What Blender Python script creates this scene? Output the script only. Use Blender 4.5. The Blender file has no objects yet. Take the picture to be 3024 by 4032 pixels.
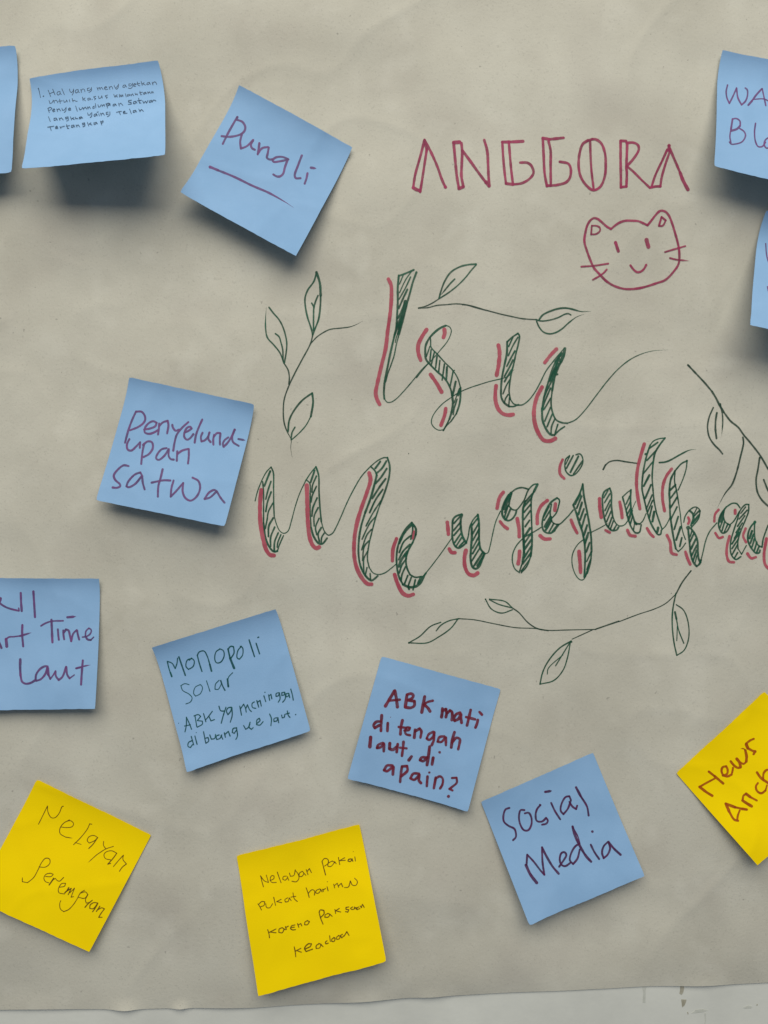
import bpy, math, random
import numpy as np
random.seed(7)

# ---------------------------------------------------------------- camera, world, light, exposure
D = 0.48                    # camera distance from the wall, m
S = 0.076 / 503.0           # metres on the wall per photo pixel
ZC = 1.40                   # height of the picture centre
scene = bpy.context.scene
COL = scene.collection
cam = bpy.data.cameras.new('camera')
cam_o = bpy.data.objects.new('camera', cam); COL.objects.link(cam_o)
cam_o.location = (0, -D, ZC); cam_o.rotation_euler = (math.pi/2, 0, 0)
cam.sensor_fit = 'HORIZONTAL'; cam.sensor_width = 36.0
cam.lens = 36.0 * D / (3024 * S)
cam.clip_start = 0.01; cam.clip_end = 50
scene.camera = cam_o

w = bpy.data.worlds.new('World'); scene.world = w; w.use_nodes = True
w.node_tree.nodes['Background'].inputs[0].default_value = (0.60, 0.76, 1.0, 1)
w.node_tree.nodes['Background'].inputs[1].default_value = 0.19

def area(name, loc, target, sx, sy, power, col):
    l = bpy.data.lights.new(name, 'AREA'); l.shape = 'RECTANGLE'; l.size = sx; l.size_y = sy
    l.energy = power; l.color = col
    o = bpy.data.objects.new(name, l); COL.objects.link(o); o.location = loc
    from mathutils import Vector
    o.rotation_euler = (Vector(target)-Vector(loc)).to_track_quat('-Z', 'Y').to_euler()
    return o
area('window_light', (-0.10, -1.78, ZC+1.80), (0, 0, ZC+0.1), 3.1, 2.1, 84, (1.0, 0.95, 0.855))
scene.view_settings.view_transform = 'Standard'
scene.view_settings.look = 'None'
scene.view_settings.exposure = 0.0
scene.view_settings.gamma = 1.0
scene.cycles.transparent_max_bounces = 32

# ---------------------------------------------------------------- materials
def lin(r, g, b):
    f = lambda c: (c/12.92 if c <= 0.04045 else ((c+0.055)/1.055)**2.4)
    return (f(r/255), f(g/255), f(b/255), 1)

def mat(name, c1, c2=None, scale=60, rough=0.85, bump=0.0, bscale=900, bdist=0.0002, spec=0.3, speck=None, trans=0.0):
    m = bpy.data.materials.new(name); m.use_nodes = True
    nt = m.node_tree; N = nt.nodes; L = nt.links
    p = N['Principled BSDF']; p.inputs['Roughness'].default_value = rough
    p.inputs['Specular IOR Level'].default_value = spec
    tc = N.new('ShaderNodeTexCoord')
    out = None
    if c2 is None: c2 = c1
    n = N.new('ShaderNodeTexNoise'); n.inputs['Scale'].default_value = scale
    n.inputs['Detail'].default_value = 5; n.inputs['Roughness'].default_value = 0.6
    L.new(tc.outputs['Object'], n.inputs['Vector'])
    r = N.new('ShaderNodeValToRGB'); r.color_ramp.elements[0].position = 0.32; r.color_ramp.elements[1].position = 0.68
    r.color_ramp.elements[0].color = c1; r.color_ramp.elements[1].color = c2
    L.new(n.outputs['Fac'], r.inputs[0]); out = r.outputs[0]
    if speck:
        for (sc, lo, hi, colr, amt) in speck:
            v = N.new('ShaderNodeTexNoise'); v.inputs['Scale'].default_value = sc
            v.inputs['Detail'].default_value = 2
            mp = N.new('ShaderNodeMapping'); mp.inputs['Scale'].default_value = (1, 1, 1.0)
            mp.inputs['Location'].default_value = (sc*0.013, 3.1, sc*0.007)
            L.new(tc.outputs['Object'], mp.inputs[0]); L.new(mp.outputs[0], v.inputs['Vector'])
            rr = N.new('ShaderNodeMapRange'); rr.inputs[1].default_value = lo; rr.inputs[2].default_value = hi
            rr.inputs[4].default_value = amt
            L.new(v.outputs['Fac'], rr.inputs[0])
            mx = N.new('ShaderNodeMix'); mx.data_type = 'RGBA'
            L.new(rr.outputs[0], mx.inputs[0]); L.new(out, mx.inputs[6]); mx.inputs[7].default_value = colr
            out = mx.outputs[2]
    L.new(out, p.inputs['Base Color'])
    if bump:
        bn = N.new('ShaderNodeTexNoise'); bn.inputs['Scale'].default_value = bscale
        bn.inputs['Detail'].default_value = 4; bn.inputs['Roughness'].default_value = 0.65
        L.new(tc.outputs['Object'], bn.inputs['Vector'])
        b = N.new('ShaderNodeBump'); b.inputs['Strength'].default_value = bump; b.inputs['Distance'].default_value = bdist
        L.new(bn.outputs['Fac'], b.inputs['Height']); L.new(b.outputs[0], p.inputs['Normal'])
    if trans:
        t = N.new('ShaderNodeBsdfTranslucent'); L.new(out, t.inputs[0])
        ms = N.new('ShaderNodeMixShader'); ms.inputs[0].default_value = trans
        L.new(p.outputs[0], ms.inputs[1]); L.new(t.outputs[0], ms.inputs[2])
        L.new(ms.outputs[0], N['Material Output'].inputs[0])
    return m

M = {}
M['poster'] = mat('poster_paper', (0.482, 0.461, 0.382, 1), (0.592, 0.572, 0.482, 1), scale=10, bump=0.42, bscale=520, bdist=0.00035,
                  speck=[(20, 0.52, 0.72, (0.40, 0.365, 0.310, 1), 0.28), (47, 0.56, 0.74, (0.64, 0.62, 0.53, 1), 0.35), (900, 0.60, 0.70, (0.23, 0.22, 0.19, 1), 0.20), (1500, 0.60, 0.72, (0.66, 0.64, 0.56, 1), 0.25),
                         (260, 0.75, 0.78, (0.10, 0.09, 0.08, 1), 0.35)])
M['wall'] = mat('wall_paint', (0.58, 0.585, 0.53, 1), (0.68, 0.685, 0.62, 1), scale=16, rough=0.6, bump=0.4, bscale=60, bdist=0.0006)
M['blue'] = mat('blue_note_paper', (0.245, 0.432, 0.670, 1), (0.290, 0.485, 0.735, 1), scale=22, bump=0.40, bscale=900, bdist=0.00016, trans=0.04)
M['yellow'] = mat('yellow_note_paper', (0.98, 0.695, 0.001, 1), (1.0, 0.735, 0.001, 1), scale=22, spec=0.08, bump=0.3, bscale=1000, bdist=0.00015, trans=0.04)
def ink(name, a, b, sc=150, rough=0.5, see=0.22):
    m = mat(name, a, b, scale=sc, rough=rough, spec=0.25)     # thin ink layer: strokes that cross show darker
    nt = m.node_tree; N = nt.nodes; L = nt.links
    t = N.new('ShaderNodeBsdfTransparent'); t.inputs[0].default_value = (1, 1, 1, 1)
    ms = N.new('ShaderNodeMixShader')
    n = N.new('ShaderNodeTexNoise'); n.inputs['Scale'].default_value = 420; n.inputs['Detail'].default_value = 3
    tc = next(q for q in N if q.type == 'TEX_COORD'); L.new(tc.outputs['Object'], n.inputs['Vector'])
    mr = N.new('ShaderNodeMapRange'); mr.inputs[1].default_value = 0.3; mr.inputs[2].default_value = 0.7
    mr.inputs[3].default_value = see*0.45; mr.inputs[4].default_value = see*1.55
    L.new(n.outputs['Fac'], mr.inputs[0]); L.new(mr.outputs[0], ms.inputs[0])
    L.new(N['Principled BSDF'].outputs[0], ms.inputs[1]); L.new(t.outputs[0], ms.inputs[2])
    L.new(ms.outputs[0], N['Material Output'].inputs[0])
    return m
M['crimson'] = ink('crimson_marker_ink', (0.21, 0.010, 0.055, 1), (0.40, 0.030, 0.110, 1))
M['rose'] = ink('rose_marker_ink', (0.41, 0.050, 0.090, 1), (0.52, 0.105, 0.145, 1), 60)
M['green'] = ink('green_marker_ink', (0.002, 0.055, 0.028, 1), (0.012, 0.115, 0.062, 1), 90)
M['olive'] = ink('dark_green_pen_ink', (0.006, 0.038, 0.024, 1), (0.030, 0.075, 0.046, 1), 90)
M['violet'] = ink('violet_marker_ink', (0.095, 0.055, 0.165, 1), (0.200, 0.065, 0.220, 1))
M['plum'] = ink('plum_marker_ink', (0.050, 0.015, 0.065, 1), (0.120, 0.018, 0.085, 1))
M['maroon'] = ink('maroon_marker_ink', (0.125, 0.010, 0.022, 1), (0.220, 0.022, 0.045, 1))
M['teal'] = ink('teal_pen_ink', (0.002, 0.062, 0.070, 1), (0.008, 0.110, 0.105, 1))
M['navy'] = ink('navy_pen_ink', (0.014, 0.040, 0.080, 1), (0.045, 0.085, 0.140, 1))
M['brown'] = ink('brown_pen_ink', (0.110, 0.055, 0.004, 1), (0.190, 0.095, 0.004, 1))
M['rust'] = ink('rust_marker_ink', (0.360, 0.062, 0.003, 1), (0.500, 0.115, 0.004, 1))
M['stain'] = mat('old_glue_stain', (0.29, 0.27, 0.20, 1), (0.46, 0.44, 0.35, 1), scale=180, rough=0.7)
M['chip'] = mat('chipped_paint', (0.46, 0.47, 0.41, 1), (0.60, 0.61, 0.55, 1), scale=150, rough=0.8)

# ---------------------------------------------------------------- smooth noise for paper relief
def vnoise(x, z, seed):
    xi = np.floor(x).astype(np.int64); zi = np.floor(z).astype(np.int64)
    fx = x-xi; fz = z-zi
    fx = fx*fx*fx*(fx*(fx*6-15)+10); fz = fz*fz*fz*(fz*(fz*6-15)+10)
    def h(a, b):
        n = (a*374761393 + b*668265263 + seed*974711) & 0x7fffffff
        n = ((n ^ (n >> 13))*1274126177) & 0x7fffffff
        return ((n ^ (n >> 16)) & 0xffff)/65535.0*2-1
    return (h(xi, zi)*(1-fx)+h(xi+1, zi)*fx)*(1-fz)+(h(xi, zi+1)*(1-fx)+h(xi+1, zi+1)*fx)*fz

def px2w(px, py):
    return (np.asarray(px, float)-1512)*S, (2016-np.asarray(py, float))*S
EDGE = [(-1500, 3985), (0, 3971), (181, 3968), (494, 3971), (723, 3965), (1000, 3963), (1370, 3941), (1617, 3924), (2024, 3904), (2265, 3896), (2536, 3881), (2800, 3876), (3024, 3866), (4500, 3815)]
EX = np.array([px2w(a, b)[0] for a, b in EDGE]); EZ = np.array([px2w(a, b)[1] for a, b in EDGE])
def edge_z(x): return np.interp(x, EX, EZ) + 0.00010*vnoise(np.asarray(x)*60, np.zeros_like(np.asarray(x, float)), 5)

def poster_h(x, z):
    """height of the poster's front face above the wall at wall coordinates x, z (z from the picture centre)"""
    x = np.asarray(x, float); z = np.asarray(z, float)
    h = 0.0026 + 0.0011*vnoise(x*7+3, z*6+1, 1) + 0.0016*vnoise(x*15, z*17, 2) + 0.00075*vnoise(x*34+z*6, z*31, 3)
    m = np.clip(0.5+0.5*vnoise(x*9, z*9, 8), 0, 1)**2
    r = 1-np.abs(vnoise(x*26+0.4*z*26, z*30, 4))
    r2 = 1-np.abs(vnoise(x*13-z*9+7, z*15+x*5, 14))
    h = h + 0.00045*m*r**5 + 0.00060*(1-m)*r2**9 + 0.00008*vnoise(x*80, z*76, 6)
    d = np.clip(z-edge_z(x), 0, 1)           # flaring bottom edge
    fl = 0.0
    for (cx, sx, A, dz) in [(494, 0.0075, 0.0018, 0.0034), (712, 0.0045, 0.0016, 0.0018), (1440, 0.018, 0.0014, 0.0040), (1700, 0.011, 0.0012, 0.0035), (150, 0.03, 0.0008, 0.006), (2760, 0.014, 0.0009, 0.004), (900, 0.02, 0.0007, 0.005)]:
        c = px2w(cx, 0)[0]
        fl = fl + A*np.exp(-((x-c)/sx)**2)*np.exp(-(d/dz)**2)
    return h - (h-0.0007)*0.94*np.exp(-(d/0.014)) + fl

# ---------------------------------------------------------------- object helpers
def new_obj(name, verts, faces, material, parent=None, origin=(0, 0, 0), smooth=True, label=None):
    me = bpy.data.meshes.new(name)
    v = np.asarray(verts, float)-np.asarray(origin, float)
    me.from_pydata(v.tolist(), [], faces); me.update()
    if material: me.materials.append(material)
    if smooth: me.polygons.foreach_set('use_smooth', [True]*len(me.polygons))
    o = bpy.data.objects.new(name, me); COL.objects.link(o)
    if parent: o.parent = parent
    else: o.location = origin
    if label: o['label'] = label
    return o
def sheet(name, Fr, thick, material, parent, origin):
    """a sheet of paper: Fr is an (rows, cols, 3) grid of its front face (y towards the wall is +)"""
    nz, nx = Fr.shape[:2]; n = nz*nx
    V = np.vstack([Fr.reshape(-1, 3), (Fr+np.array([0, thick, 0])).reshape(-1, 3)])
    i = np.arange(n).reshape(nz, nx)
    a, b, c, d = i[:-1, :-1].ravel(), i[:-1, 1:].ravel(), i[1:, 1:].ravel(), i[1:, :-1].ravel()
    e1 = Fr[0, 1]-Fr[0, 0]; e2 = Fr[1, 0]-Fr[0, 0]
    q = np.stack([a, b, c, d], -1) if np.cross(e1, e2)[1] < 0 else np.stack([a, d, c, b], -1)
    ring = np.r_[i[0, :-1], i[:-1, -1], i[-1, :0:-1], i[:0:-1, 0]]
    nx_ = np.roll(ring, -1)
    rim = np.stack([ring, nx_, nx_+n, ring+n], -1)
    if np.cross(e1, e2)[1] < 0: rim = rim[:, ::-1]
    o = new_obj(name, V, np.vstack([q, q[:, ::-1]+n, rim]).tolist(), material, parent, origin)
    me = o.data; ed = np.zeros(len(me.edges)*2, int); me.edges.foreach_get('vertices', ed); ed = ed.reshape(-1, 2)
    onr = np.zeros(2*n, bool); onr[ring] = True; onr[ring+n] = True
    k = onr[ed[:, 0]] & onr[ed[:, 1]]
    at = me.attributes.new('sharp_edge', 'BOOLEAN', 'EDGE'); at.data.foreach_set('value', k)
    return o
def thing(name, loc, label, cat, group=None):
    o = bpy.data.objects.new(name, None); COL.objects.link(o); o.location = loc
    o.empty_display_size = 0.02
    o['label'] = label; o['category'] = cat
    if group: o['group'] = group
    return o

# ---------------------------------------------------------------- wall
def build_wall():
    n = 60
    xs = np.linspace(-1.6, 1.6, n); zs = np.linspace(0.0, 2.9, n)
    V = [(x, 0.0, z) for z in zs for x in xs]
    F = [(j*n+i, j*n+i+1, (j+1)*n+i+1, (j+1)*n+i) for j in range(n-1) for i in range(n-1)]
    wl = new_obj('wall', V, F, M['wall']); wl['kind'] = 'structure'
    def blot(name, pts, m, label, th=0.00012):
        P = [px2w(a, b) for a, b in pts]
        k = len(P); V = [(p[0], -th, p[1]+ZC) for p in P] + [(p[0]*1.0, 0.0002, p[1]+ZC) for p in P]
        F = [tuple(range(k))] + [(i, i+k, (i+1) % k+k, (i+1) % k) for i in range(k)]
        new_obj(name, V, F, M[m], wl, smooth=False, label=label)
    blot('glue_stain', [(2679, 3868), (2692, 3869), (2694, 3890), (2690, 3908), (2684, 3917), (2675, 3912), (2678, 3898)], 'stain', 'brown stain on the wall just below the poster edge')
    blot('glue_stain', [(2682, 3935), (2703, 3936), (2701, 3945), (2694, 3960), (2686, 3966), (2684, 3950)], 'stain', 'small wedge of brown glue on the wall')
    blot('glue_stain', [(2526, 3880), (2548, 3880), (2542, 3895), (2541, 3948), (2530, 3949), (2533, 3905)], 'chip', 'faint grey drip below the poster edge')
    blot('paint_chip', [(2722, 3990), (2740, 3975), (2765, 3973), (2788, 3978), (2770, 3985), (2745, 3988)], 'chip', 'flaked patch in the wall paint')
    blot('paint_chip', [(2924, 3968), (2945, 3958), (2962, 3962), (2958, 3969), (2936, 3971)], 'chip', None)
    blot('crack', [(2774, 3990), (2778, 3989), (2780, 4018), (2777, 4032), (2773, 4032), (2776, 4016)], 'chip', None)
    blot('crack', [(2705, 3985), (2709, 3984), (2711, 3993), (2708, 3994)], 'stain', None)
    blot('crack', [(2977, 3957), (2983, 3953), (2982, 3960)], 'stain', None)
build_wall()

# ---------------------------------------------------------------- poster sheet
poster = thing('poster', (0, 0, ZC), 'large grey-beige paper poster with green calligraphy, a crimson heading and a cat doodle', 'poster')
def build_poster():
    nx, nz = 440, 330
    xs = np.linspace(-0.40, 0.40, nx)
    X = np.repeat(xs[None, :], nz, 0)
    t = np.linspace(0, 1, nz)[:, None]
    t = t**0.9
    ez = edge_z(xs)[None, :]
    Z = ez + t*(0.42-ez)
    H = poster_h(X, Z)
    sheet('paper_sheet', np.stack([X, -H, Z], -1), 0.00016, M['poster'], poster, (0, 0, 0))
build_poster()

# ---------------------------------------------------------------- surfaces that take ink: photo pixel -> 3-D point
def on_poster(P, lift):
    X0, Z0 = px2w(P[:, 0], P[:, 1])
    h = np.full(len(P), 0.003)
    for _ in range(3):
        k = 1-h/D
        h = poster_h(X0*k, Z0*k)+lift
    k = 1-h/D
    return np.stack([X0*k, -h, Z0*k+ZC], -1)

class Note:
    def __init__(s, corners, HL, HR, wob=0.0, seed=1, bow=0.0, c0=0.02, c1=0.34, lip=0.0034):
        s.lip = lip; rg = random.Random(seed*31); s.cl = rg.uniform(-0.0008, 0.0016); s.cr = rg.uniform(-0.0008, 0.0016)
        s.HL, s.HR, s.wob, s.seed, s.bow, s.c0, s.c1 = HL, HR, wob, seed, bow, c0, c1
        c = [np.array(px2w(*q)) for q in corners]    # TL TR BR BL on the wall plane
        hs = [0.0030, 0.0030, 0.0030+HR, 0.0030+HL]
        s.c = [p*(1-h/D) for p, h in zip(c, hs)]
        s.px = corners
    def prof(s, v):
        # flat glued strip, short bend, then a straight rise
        a, b = s.c0, s.c1
        q = np.clip((v-a)/(b-a), 0, 1)
        g = np.where(v < b, 0.5*(b-a)*q*q, 0.5*(b-a)+(v-b))
        return g/(0.5*(b-a)+(1-b))
    def surf(s, u, v, lift=0.0):
        c = s.c
        x = (c[0][0]*(1-u)+c[1][0]*u)*(1-v)+(c[3][0]*(1-u)+c[2][0]*u)*v
        z = (c[0][1]*(1-u)+c[1][1]*u)*(1-v)+(c[3][1]*(1-u)+c[2][1]*u)*v
        f = s.prof(v)
        h = poster_h(x, z) + 0.00035 + (s.HL*(1-u)+s.HR*u)*f + s.lip*np.exp(-v/0.11)*(1+0.3*vnoise(u*2+s.seed, v*0, 5)) + s.bow*4*u*(1-u)*np.clip(v-0.1, 0, 1)
        h = h + s.wob*np.clip(v*1.3-0.1, 0, 1)*(vnoise(u*2.2+s.seed, v*2.4, s.seed)+0.3*vnoise(u*5+s.seed, v*5, s.seed+9))
        r_ = 1-np.abs(vnoise(u*1.9+s.seed*2.3, v*1.7+u*0.8+s.seed, s.seed+20))
        h = h + 0.00030*r_**6*np.clip(v*4-0.4, 0, 1)
        cu = np.exp(-((u-0.0)**2+(v-1)**2)/0.012)*s.cl + np.exp(-((u-1)**2+(v-1)**2)/0.012)*s.cr
        h = h + cu
        return x, h+lift, z
    def proj(s, u, v, lift):
        x, h, z = s.surf(u, v, lift); k = 1/(1-h/D)
        return 1512+x*k/S, 2016-z*k/S
    def ink(s, P, lift):
        u = np.full(len(P), 0.5); v = np.full(len(P), 0.5)
        for _ in range(9):
            x, y = s.proj(u, v, lift); e = 1e-3
            xu, yu = s.proj(u+e, v, lift); xv, yv = s.proj(u, v+e, lift)
            a, b, c, d = (xu-x)/e, (xv-x)/e, (yu-y)/e, (yv-y)/e
            det = a*d-b*c; rx, ry = P[:, 0]-x, P[:, 1]-y
            u = u+np.clip((d*rx-b*ry)/det, -.4, .4); v = v+np.clip((a*ry-c*rx)/det, -.4, .4)
        x, h, z = s.surf(u, v, lift)
        return np.stack([x, -h, z+ZC], -1)

# ---------------------------------------------------------------- handwriting: a stroke is a flat ribbon of ink lying on the paper
def catmull(P):
    if len(P) == 2: return P
    out = []
    Q = np.vstack([2*P[0]-P[1], P, 2*P[-1]-P[-2]])
    for i in range(1, len(Q)-2):
        p0, p1, p2, p3 = Q[i-1], Q[i], Q[i+1], Q[i+2]
        n = max(2, int(np.linalg.norm(p2-p1)/3.0))
        d = [max(np.linalg.norm(b-a), 1e-3)**0.5 for a, b in ((p0, p1), (p1, p2), (p2, p3))]
        t0, t1, t2, t3 = 0, d[0], d[0]+d[1], d[0]+d[1]+d[2]
        t = np.linspace(t1, t2, n, endpoint=False)[:, None]
        A1 = (t1-t)/(t1-t0)*p0+(t-t0)/(t1-t0)*p1; A2 = (t2-t)/(t2-t1)*p1+(t-t1)/(t2-t1)*p2; A3 = (t3-t)/(t3-t2)*p2+(t-t2)/(t3-t2)*p3
        B1 = (t2-t)/(t2-t0)*A1+(t-t0)/(t2-t0)*A2; B2 = (t3-t)/(t3-t1)*A2+(t-t1)/(t3-t1)*A3
        out.append((t2-t)/(t2-t1)*B1+(t-t1)/(t2-t1)*B2)
    out.append(P[-1][None]); return np.vstack(out)
def resample(P, step):
    d = np.r_[0, np.cumsum(np.linalg.norm(np.diff(P, axis=0), axis=1))]
    n = max(2, int(d[-1]/step)+1)
    t = np.linspace(0, d[-1], n)
    return np.stack([np.interp(t, d, P[:, 0]), np.interp(t, d, P[:, 1])], -1)

SCALE_W = [1.0]
class InkMesh:
    def __init__(s, mapper, base=0.00016): s.map = mapper; s.V = []; s.F = []; s.n = 0; s.lift = base
    def add(s, P, L):
        s.lift += 0.0000012
        s.V.append(s.map(np.asarray(P), s.lift)); s.F += [tuple(i+s.n for i in f) for f in L]; s.n += len(P)
    def piece(s, P, wd, taper):
        P = resample(catmull(P), 3.6 if wd > 5 else 3.0)
        n = len(P); T = np.gradient(P, axis=0); T /= np.maximum(np.linalg.norm(T, axis=1), 1e-6)[:, None]
        Nn = np.stack([-T[:, 1], T[:, 0]], -1)
        ph = random.random()*50
        w_ = np.full(n, wd/2)*(1+0.10*vnoise(np.arange(n)*0.22+ph, np.zeros(n), 3)+0.05*vnoise(np.arange(n)*0.7+ph, np.zeros(n), 4))
        tt = np.linspace(0, 1, n)
        if 't' in taper: w_ = w_*np.clip((1-tt)*3.2, 0.12, 1)
        if 's' in taper: w_ = w_*np.clip(tt*3.2+0.12, 0.12, 1)
        a = P+Nn*w_[:, None]; b = P-Nn*w_[:, None]
        # rounded ends as half discs joined to the ribbon
        def cap(c, t, r):
            m = 7 if r > 3 else 5
            th = np.linspace(-math.pi/2, math.pi/2, m)[1:-1]
            nn = np.array([-t[1], t[0]])
            return [c + r*(math.cos(x)*t+math.sin(x)*nn) for x in th]
        ce = cap(P[-1], T[-1], w_[-1]); cs = cap(P[0], -T[0], w_[0])
        V = np.vstack([a, b, np.array(ce), np.array(cs)])
        F = [(i, i+n, i+n+1, i+1) for i in range(n-1)]
        # fan faces for caps (orientation towards the camera is irrelevant for ink)
        e0 = 2*n; F.append(tuple([2*n-1]+list(range(e0, e0+len(ce)))+[n-1]))
        s0 = e0+len(ce); F.append(tuple([0]+list(range(s0, s0+len(cs)))+[n]))
        s.add(V, F)
    def dot(s, c, r):
        th = np.linspace(0, 2*math.pi, 12, endpoint=False)
        rr = r*(1+0.12*np.array([random.uniform(-1, 1) for _ in th]))
        s.add(np.stack([c[0]+rr*np.cos(th), c[1]+rr*np.sin(th)], -1), [tuple(range(12))])
    def strokes(s, reg, wd, text):
        x0, y0, sc = reg
        for st in text.split('|'):
            st = st.strip()
            if not st: continue
            ww, tp = wd, ''
            if ':' in st:
                pre, st = st.split(':'); pre = pre.strip()
                tp = ''.join(ch for ch in pre if ch.isalpha()); num = ''.join(ch for ch in pre if ch.isdigit())
                if num: ww = float(num)
            P = np.array([[float(a) for a in q.split(',')] for q in st.split()])
            P = P/sc+np.array([x0, y0]); wpx = ww/sc*SCALE_W[0]
            if len(P) == 1: s.dot(P[0], wpx/2); continue
            # break at sharp corners
            cuts = [0]
            for i in range(1, len(P)-1):
                a = P[i]-P[i-1]; b = P[i+1]-P[i]
                cs = np.dot(a, b)/max(np.linalg.norm(a)*np.linalg.norm(b), 1e-6)
                if cs < 0.25: cuts.append(i)
            cuts.append(len(P)-1)
            for q in range(len(cuts)-1):
                s.piece(P[cuts[q]:cuts[q+1]+1], wpx, ('t' if 't' in tp and q == len(cuts)-2 else '')+('s' if 's' in tp and q == 0 else ''))
    def build(s, name, m, parent, origin, label=None):
        return new_obj(name, np.vstack(s.V), s.F, M[m], parent, origin, smooth=False, label=label)

_lift = [0.00016]
def write(name, m, parent, origin, mapper, reg, wd, text, label=None):
    k = InkMesh(mapper, _lift[0]); k.strokes(reg, wd, text)
    _lift[0] = k.lift+0.000002
    return k.build(name, m, parent, origin, label)
def region(x0, y0, wpx, out=1659): return (x0, y0, out/wpx)
PO = (0, 0, ZC)
# ================================================================ drawing on the poster
RA = region(1600, 520, 600); RB = region(2150, 520, 600)
_cnt = [0]
def pw(name, m, reg, wd, text, label=None, parent=None):
    if m in ('green', 'olive', 'rose'): SCALE_W[0] = 1.06 if m == 'rose' else 1.16
    try: return pw_(name, m, reg, wd, text, label, parent)
    finally: SCALE_W[0] = 1.0
def pw_(name, m, reg, wd, text, label, parent):
    if parent is None:
        _cnt[0] += 1; _lift[0] = 0.00010+(_cnt[0] % 3)*0.00005
    if name in ('accent_stroke', 'pen_spot'):
        return [write(name, m, parent or poster, PO, on_poster, reg, wd, q, label) for q in text.split('|')]
    return write(name, m, parent or poster, PO, on_poster, reg, wd, text, label)
_lift[0] = 0.00014
heading = pw('letter', 'crimson', RA, 29, "198,85 150,270 95,470 75,600|38:75,605|36:75,605 110,625 150,640|150,650 175,500 205,300 222,190|32:222,190 205,120|198,85 260,200 340,380 385,510 425,600|38:425,598", 'crimson outlined capital A at the start of the heading')
pw('letter', 'crimson', RA, 31, "515,115 530,280 550,480 572,610|40:515,112 580,108|600,120 608,220 603,350 600,480 620,590|36:572,615 620,595|612,200 700,320 800,460 900,590|848,85 880,200 890,350 895,480 905,585|44:868,545", 'crimson outlined capital N')
pw('letter', 'crimson', RA, 29, "1045,110 1055,280 1070,440 1085,560|36:1045,108 1120,108|34:1120,108 1270,100|1118,130 1130,280 1145,440 1160,560|32:1085,560 1160,570|1160,570 1260,555 1350,500 1385,440 1360,365 1320,335 1240,332", 'crimson square-cut capital G, the left one of two')
pw('letter', 'crimson', RB, 30, "-35,65 -26,250 -15,450 10,588|34:-35,65 40,78|32:40,78 190,62|28,100 50,200 50,350 52,560|34:10,582 50,582|50,582 120,575 220,545 262,490 268,390 240,342 150,322", 'crimson square-cut capital G, the right one of two')
pw('letter', 'crimson', RB, 29, "455,90 400,130 362,250 358,400 385,500 450,590 515,632 590,595 640,480 650,330 640,220 600,120 540,78 505,76|455,92 505,76|26:480,95 485,250 495,420 518,610", 'crimson capital O with a vertical bar')
pw('letter', 'crimson', RB, 30, "812,95 812,300 815,500 815,605|812,95 870,97|884,120 880,250 875,370 880,450 875,590|815,600 875,592|880,118 950,115 1000,140 1010,190 960,280 880,370|26:880,370 950,430 1050,530 1130,605", 'crimson outlined capital R joined to the last letter')
pw('letter', 'crimson', RB, 30, "38:1340,145|36:1340,150 1338,200|27:1320,190 1270,300 1190,470 1150,590|30:1130,605 1190,592 1245,590|27:1245,590 1260,490 1300,350 1345,220|1348,180 1400,300 1460,440|38:1460,440 1490,520 1545,625", 'crimson outlined capital A at the end of the heading')

RC = region(2270, 800, 460)
cat = pw('cat_doodle', 'crimson', RC, 34, "490,365 430,330 350,260 300,222 250,210 200,240 155,310 130,400 112,540 150,680 215,850 250,920 340,1020 430,1110 550,1180 700,1218 850,1212 1000,1180 1150,1130 1260,1090 1380,970 1450,860 1460,700 1445,590 1400,420 1360,290 1310,170 1260,118 1190,108 1130,160 1060,250 1010,312|1010,312 950,285 880,255 780,247 690,249 610,275 550,315 490,365", 'crimson line drawing of a smiling cat face')
pw('inner_ear', 'crimson', RC, 26, "218,318 208,442|208,442 280,436 335,390 330,345 290,322 218,318", None, cat)
pw('inner_ear', 'crimson', RC, 28, "1208,195 1172,318|1172,322 1225,318 1268,242 1208,195", None, cat)
pw('eye', 'crimson', RC, 46, "555,558 575,620 594,680", None, cat)
pw('eye', 'crimson', RC, 58, "995,520 1008,570 1022,620", None, cat)
pw('mouth', 'crimson', RC, 32, "767,882 810,940 860,978 910,972 960,930 990,875", None, cat)
for q in ("70,900 240,888 450,857", "235,1085 330,1030 390,985 430,940", "1258,692 1400,650 1545,608", "t:1328,778 1420,800 1600,818"):
    pw('whisker', 'crimson', RC, 27, q, None, cat)

RD = (1000, 1040, 2.8359)
s1 = pw('sprig_drawing', 'olive', RD, 14, "s:427,2160 410,2050 415,1960 370,1870 335,1760 328,1600 340,1500 385,1370 450,1230 540,1060 630,890 655,800|12t:635,885 700,815 780,760 850,728 960,715 1070,700 1140,675 1220,632|335,1105 380,1180 395,1260 390,1340", 'green three-leaved sprig drawn left of the big capital I')
pw('leaf', 'green', RD, 17, "655,790 640,720 600,600 575,480 570,380 600,290 670,190 698,90|24:698,90 735,210 745,350|18:745,350 740,480 720,620 690,700 655,790|665,740 665,600 670,480 690,410 715,350|670,480 645,435", None, s1)
pw('leaf', 'green', RD, 15, "t:335,1105 290,990 220,900 150,820 130,720 130,600 138,480|168,482 220,550 280,620 330,720 365,870 360,980 340,1100|325,1080 320,950 300,870 280,810 238,775", None, s1)
pw('leaf', 'green', RD, 15, "18:380,1870 395,1740 450,1630 540,1520 648,1440|20:650,1440 660,1540 635,1700|12:635,1700 580,1800 500,1890 415,1965|415,1960 425,1880 458,1820", None, s1)

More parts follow.
